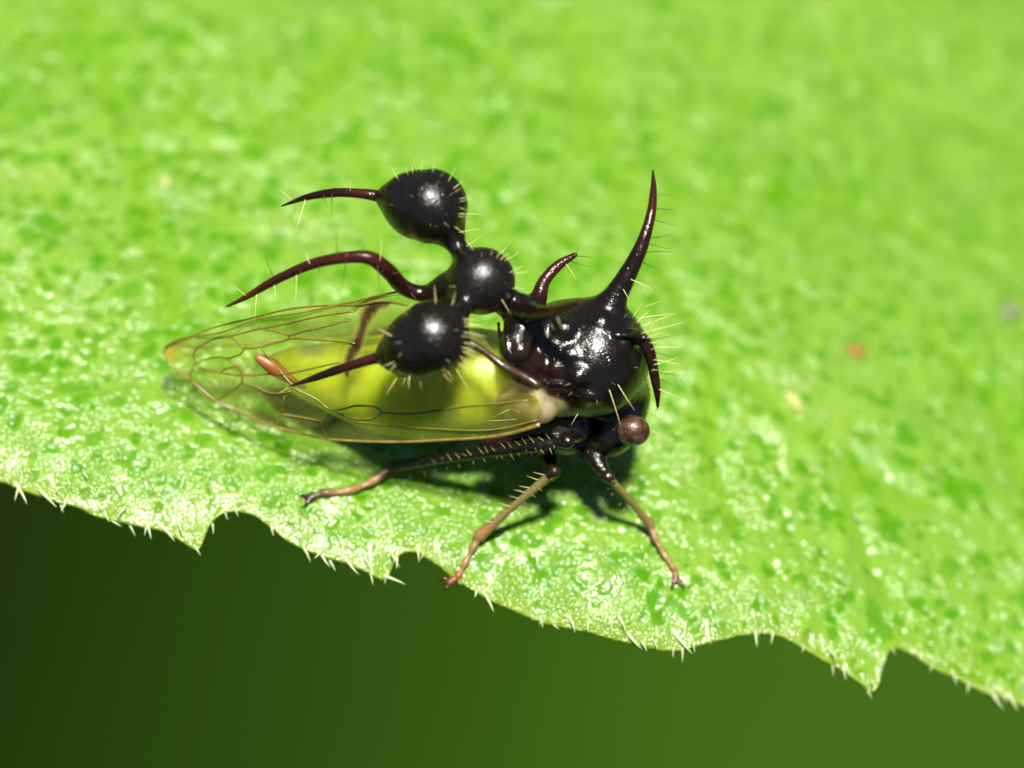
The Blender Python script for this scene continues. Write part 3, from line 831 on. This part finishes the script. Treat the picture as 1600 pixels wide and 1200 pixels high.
def wing_cols():
    cols, st = [], []
    for x, y in wing_px:
        c = np.array([0.34, 0.38, 0.07]); s = 0.0
        t = math.exp(-(((x - 262) / 32) ** 2 + ((y - 545) / 18) ** 2)); c = c * (1 - t) + np.array([0.45, 0.22, 0.03]) * t; s += 0.6 * t
        t = math.exp(-(((x - 492) / 22) ** 4 + ((y - 541) / 11) ** 4)); c = c * (1 - t) + np.array([0.10, 0.12, 0.06]) * t; s += 0.55 * t
        t = math.exp(-(((x - 546) / 9) ** 2 + ((y - 497) / 7) ** 2)); c = c * (1 - t) + np.array([0.06, 0.06, 0.02]) * t; s += 0.8 * t
        t = math.exp(-((max(0, 842 - x) / 60) ** 2)); c = c * (1 - t) + np.array([0.16, 0.10, 0.04]) * t; s += 0.12 * t
        t = max(math.exp(-(((q[0] - x) ** 2 + (q[1] - y) ** 2) / q[2] ** 2) ** 2) for q in BP_)
        c = c * (1 - t) + np.array([0.045, 0.022, 0.005]) * t; s += 1.5 * t
        e = min((p[0] - x) ** 2 + (p[1] - y) ** 2 for p in op) ** 0.5
        s += (0.30 if y < 548 else 0.14) * math.exp(-e / 13)
        cols.append((*c, 1)); st.append(s)
    return np.array(cols, np.float32), np.array(st, np.float32)
WCOL, WST = wing_cols()
VEINS = [[(305, 568), (302, 588), (312, 606), (333, 619), (346, 619), (364, 607), (384, 591), (381, 574), (371, 562), (354, 554), (333, 556), (316, 562), (305, 568)],
         [(308, 566), (306, 550), (315, 538), (335, 527), (360, 523), (376, 529), (388, 538)], [(388, 538), (383, 546), (368, 553), (354, 555)],
         [(315, 572), (350, 577), (400, 581), (450, 578), (492, 569), (540, 560)], [(384, 591), (402, 598), (430, 608), (462, 604)], [(346, 619), (362, 631), (402, 651)],
         [(388, 538), (412, 537), (440, 530), (472, 524), (520, 527), (560, 532)], [(408, 508), (438, 515), (457, 520), (482, 512), (520, 503), (546, 497)],
         [(457, 520), (452, 527), (442, 530)], [(360, 523), (400, 512), (440, 504), (500, 491), (556, 484)], [(412, 537), (430, 560), (450, 582), (466, 596)],
         [(437, 663), (440, 648), (446, 643), (480, 650), (506, 654), (512, 646), (518, 638)], [(506, 654), (508, 666), (515, 680)],
         [(464, 598), (500, 618), (520, 633), (546, 631), (562, 627), (590, 630), (600, 640), (580, 650), (555, 648), (530, 638)],
         [(556, 655), (620, 662), (700, 668), (780, 668), (840, 655)], [(380, 566), (360, 570), (350, 577)], [(600, 640), (660, 640), (740, 630), (830, 622)],
         [(445, 643), (452, 612)]]
def build_wing(mir):
    f0, f1 = WB @ FWD, WA @ FWD
    fn = (lambda q: q + (2 * np.interp(q @ FWD, (f0, f1), (0.15, 0.0)) - 2 * (q @ LAT)) * LAT) if mir else (lambda q: q)
    wr = mesh_obj('wing', [fn(np.array(v)) for v in WING_V], [f[::-1] for f in cf if max(wing_px[i][0] for i in f) < 690] if mir else cf, [M_WING], hopper)
    a = wr.data.attributes.new('tint', 'FLOAT_COLOR', 'POINT'); a.data.foreach_set('color', WCOL.ravel())
    a = wr.data.attributes.new('stain', 'FLOAT', 'POINT'); a.data.foreach_set('value', WST)
    wr['label'] = 'clear yellowish veined forewing on the far side' if mir else 'clear yellowish veined forewing folded over the green abdomen'
    def vein(name, line, rr, m, n=6, seg=6, lift=0.004, flat=None):
        path = np.array([fn(wing_pt(x, y, lift)) for x, y in spline(np.array(line, float), n)])
        rad = np.array(rr) if hasattr(rr, '__len__') else np.array([rr, rr])
        rad = np.interp(np.linspace(0, 1, len(path)), np.linspace(0, 1, len(rad)), rad) / PX
        tv, tf = tube(path, rad, seg, flat=flat)
        return mesh_obj(name, tv, tf, [m], wr)
    for v in ([] if mir else VEINS): vein('vein', v, (1.3, 1.7, 1.3), M_VEIN)
    vein('costal_vein', OUT_PX[4 if mir else 1:14], (3.4, 2.7, 2.3, 2.0, 1.8, 1.5, 1.3), M_COSTA)
    vein('upper_margin_vein', [p for p in OUT_PX[13:24]], (1.2, 1.3, 1.3, 1.6, 2.0), M_VEIN)
    if mir: return
    vein('basal_vein', [(705, 517), (730, 528), (770, 550), (805, 575), (846, 602)], (3, 5, 6, 7, 7), M_VEIND)
build_wing(False); build_wing(True)

# bristles ---------------------------------------------------------
BP = hair_mesh('pale_bristle', M_BRP, 0.022, 0.08, 5, 0.6); BPT = hair_mesh('pale_bristle_stout', M_BRP, 0.032, 0.05, 5, 0.6)
BD = hair_mesh('unlit_bristle', M_BRD, 0.022, 0.12, 5, 0.6)
PALE = [(622, 588, 601, 617), (634, 589, 627, 605), (642, 594, 628, 624), (653, 596, 656, 617), (661, 597, 660, 632), (678, 596, 685, 621), (691, 588, 693, 631), (700, 581, 709, 595),
        (712, 575, 733, 609), (716, 567, 730, 578), (720, 557, 733, 571), (723, 549, 751, 562), (725, 535, 748, 541), (725, 519, 764, 525), (725, 510, 762, 505), (725, 503, 772, 517),
        (724, 498, 757, 503), (612, 525, 589, 513), (706, 478, 713, 455), (681, 474, 678, 444), (622, 280, 611, 259), (645, 271, 643, 254), (688, 277, 695, 269), (708, 295, 724, 283),
        (711, 300, 722, 293), (718, 311, 736, 307), (719, 334, 754, 335), (717, 363, 753, 356), (728, 385, 754, 369), (767, 400, 770, 388), (776, 403, 783, 388), (782, 406, 796, 392),
        (788, 409, 799, 394), (797, 426, 817, 414), (384, 462, 367, 447), (401, 459, 398, 504), (429, 446, 432, 473), (484, 412, 477, 394), (463, 430, 463, 474), (594, 408, 598, 370),
        (354, 479, 341, 486), (457, 603, 434, 614), (456, 313, 438, 294), (477, 312, 465, 361), (547, 299, 549, 280), (984, 436, 1022, 451), (974, 452, 983, 470), (884, 412, 903, 437),
        (1000, 497, 1056, 487), (1006, 509, 1059, 486), (1002, 521, 1041, 511), (1010, 519, 1072, 504), (1022, 543, 1062, 541), (1022, 562, 1067, 569), (1022, 570, 1064, 559),
        (1025, 606, 1060, 622), (1012, 672, 1034, 679), (952, 609, 973, 669), (965, 600, 991, 643), (1003, 595, 1021, 613), (870, 494, 879, 514), (858, 499, 866, 516), (797, 472, 813, 488),
        (784, 468, 799, 491), (779, 503, 776, 532), (1005, 480, 1035, 470), (1015, 585, 1058, 580), (1010, 640, 1040, 655), (690, 600, 698, 618), (667, 598, 671, 622), (795, 640, 770, 652),
        (808, 655, 760, 659), (820, 648, 800, 640), (1028, 637, 1031, 653)]
UNLIT = [(432, 446, 411, 398), (527, 402, 522, 358), (541, 404, 536, 453), (500, 414, 496, 440), (590, 412, 592, 457), (612, 428, 641, 421), (655, 452, 647, 430), (682, 455, 675, 437),
        (560, 404, 572, 378), (470, 422, 466, 446), (1022, 305, 1054, 304), (1020, 326, 1056, 327), (1018, 343, 1061, 352), (1015, 372, 1054, 369), (1012, 380, 1051, 393), (1008, 394, 1056, 391),
        (1002, 408, 1036, 426), (898, 400, 905, 382), (899, 400, 932, 401), (892, 408, 924, 421), (1016, 531, 1067, 524), (1024, 551, 1076, 562), (1026, 581, 1071, 591), (1027, 591, 1068, 607),
        (632, 358, 622, 373), (645, 366, 640, 386), (660, 374, 655, 395), (518, 303, 520, 340), (505, 303, 512, 330), (600, 420, 585, 440), (640, 455, 655, 475), (662, 462, 668, 480)]
for (src, me0, nm) in ((PALE, BP, 'pale_bristle'), (UNLIT, BD, 'unlit_bristle')):
    for (a, b, c, d) in src:
        base = hit(a, b); short = math.hypot(c - a, d - b) < 26
        tip = at_depth(c, d, base) + VV * rnd.uniform(-0.03, 0.08)
        put(BPT if (short and me0 is BP) else me0, nm, base, tip, body, rnd.uniform(0, 6.28), wmax=0.2)
# combs on the shanks
for (p0, p1, n, dx, dy, ln) in (((632, 735), (872, 684), 21, -8, -9, 1), ((770, 818), (850, 742), 9, -15, -5, 1), ((640, 742), (860, 694), 12, 3, 8, 0.8), ((860, 700), (780, 712), 6, 6, 8, 1.0), ((955, 752), (1010, 828), 9, 8, -4, 0.8), ((950, 760), (1004, 832), 7, -7, 3, 0.7), ((778, 824), (856, 750), 7, 7, 6, 0.7), ((735, 858), (716, 898), 5, -6, 1, 0.8), ((560, 764), (505, 772), 5, -5, -6, 0.8)):
    for i in range(n):
        t = (i + rnd.uniform(-.25, .25)) / (n - 1); x = p0[0] + (p1[0] - p0[0]) * t; y = p0[1] + (p1[1] - p0[1]) * t
        base = hit(x, y); tip = at_depth(x + dx * rnd.uniform(.8, 1.3) * ln, y + dy * rnd.uniform(.7, 1.4) * ln, base) + VV * 0.03
        put(BPT, 'leg_bristle', base, tip, body, rnd.uniform(0, 6.28))
# fringe of bristles round the knobs and the front of the head
for cx, cy, rr, n, a0, a1 in ((665, 533, 60, 12, -1.2, 2.6), (662, 324, 58, 11, -2.6, 1.0), (754, 438, 50, 6, -2.0, 0.6), (935, 560, 84, 16, -0.9, 0.7)):
    for i in range(n):
        a = rnd.uniform(a0, a1); r = rr * rnd.uniform(0.95, 1.0)
        x, y = cx + r * math.cos(a), cy + r * math.sin(a); base = hit(x, y); a += rnd.gauss(0, 0.22); ln = rnd.uniform(14, 30)
        put(BP, 'pale_bristle', base, at_depth(x + ln * math.cos(a), y + ln * math.sin(a), base) + VV * rnd.uniform(-.03, .1), body, rnd.uniform(0, 6.28), wmax=0.2)
# bristles standing towards the viewer on the knobs and helmet
for cx, cy, rr, n in ((665, 532, 54, 10), (662, 322, 52, 8), (752, 438, 42, 5), (935, 570, 85, 12)):
    for i in range(n):
        a = rnd.uniform(0, 6.28); r = rr * math.sqrt(rnd.random())
        x, y = cx + r * math.cos(a), cy + r * math.sin(a)
        base = hit(x, y); nrm = CR * (r * math.cos(a) / rr) - CU * (r * math.sin(a) / rr) + VV * math.sqrt(max(0.1, 1 - (r / rr) ** 2))
        nrm = nrm / np.linalg.norm(nrm) + np.array([rnd.gauss(0, .25), rnd.gauss(0, .25), rnd.gauss(0, .25)])
        put(BP, 'pale_bristle', base, base + nrm * rnd.uniform(0.04, 0.08), body, rnd.uniform(0, 6.28))
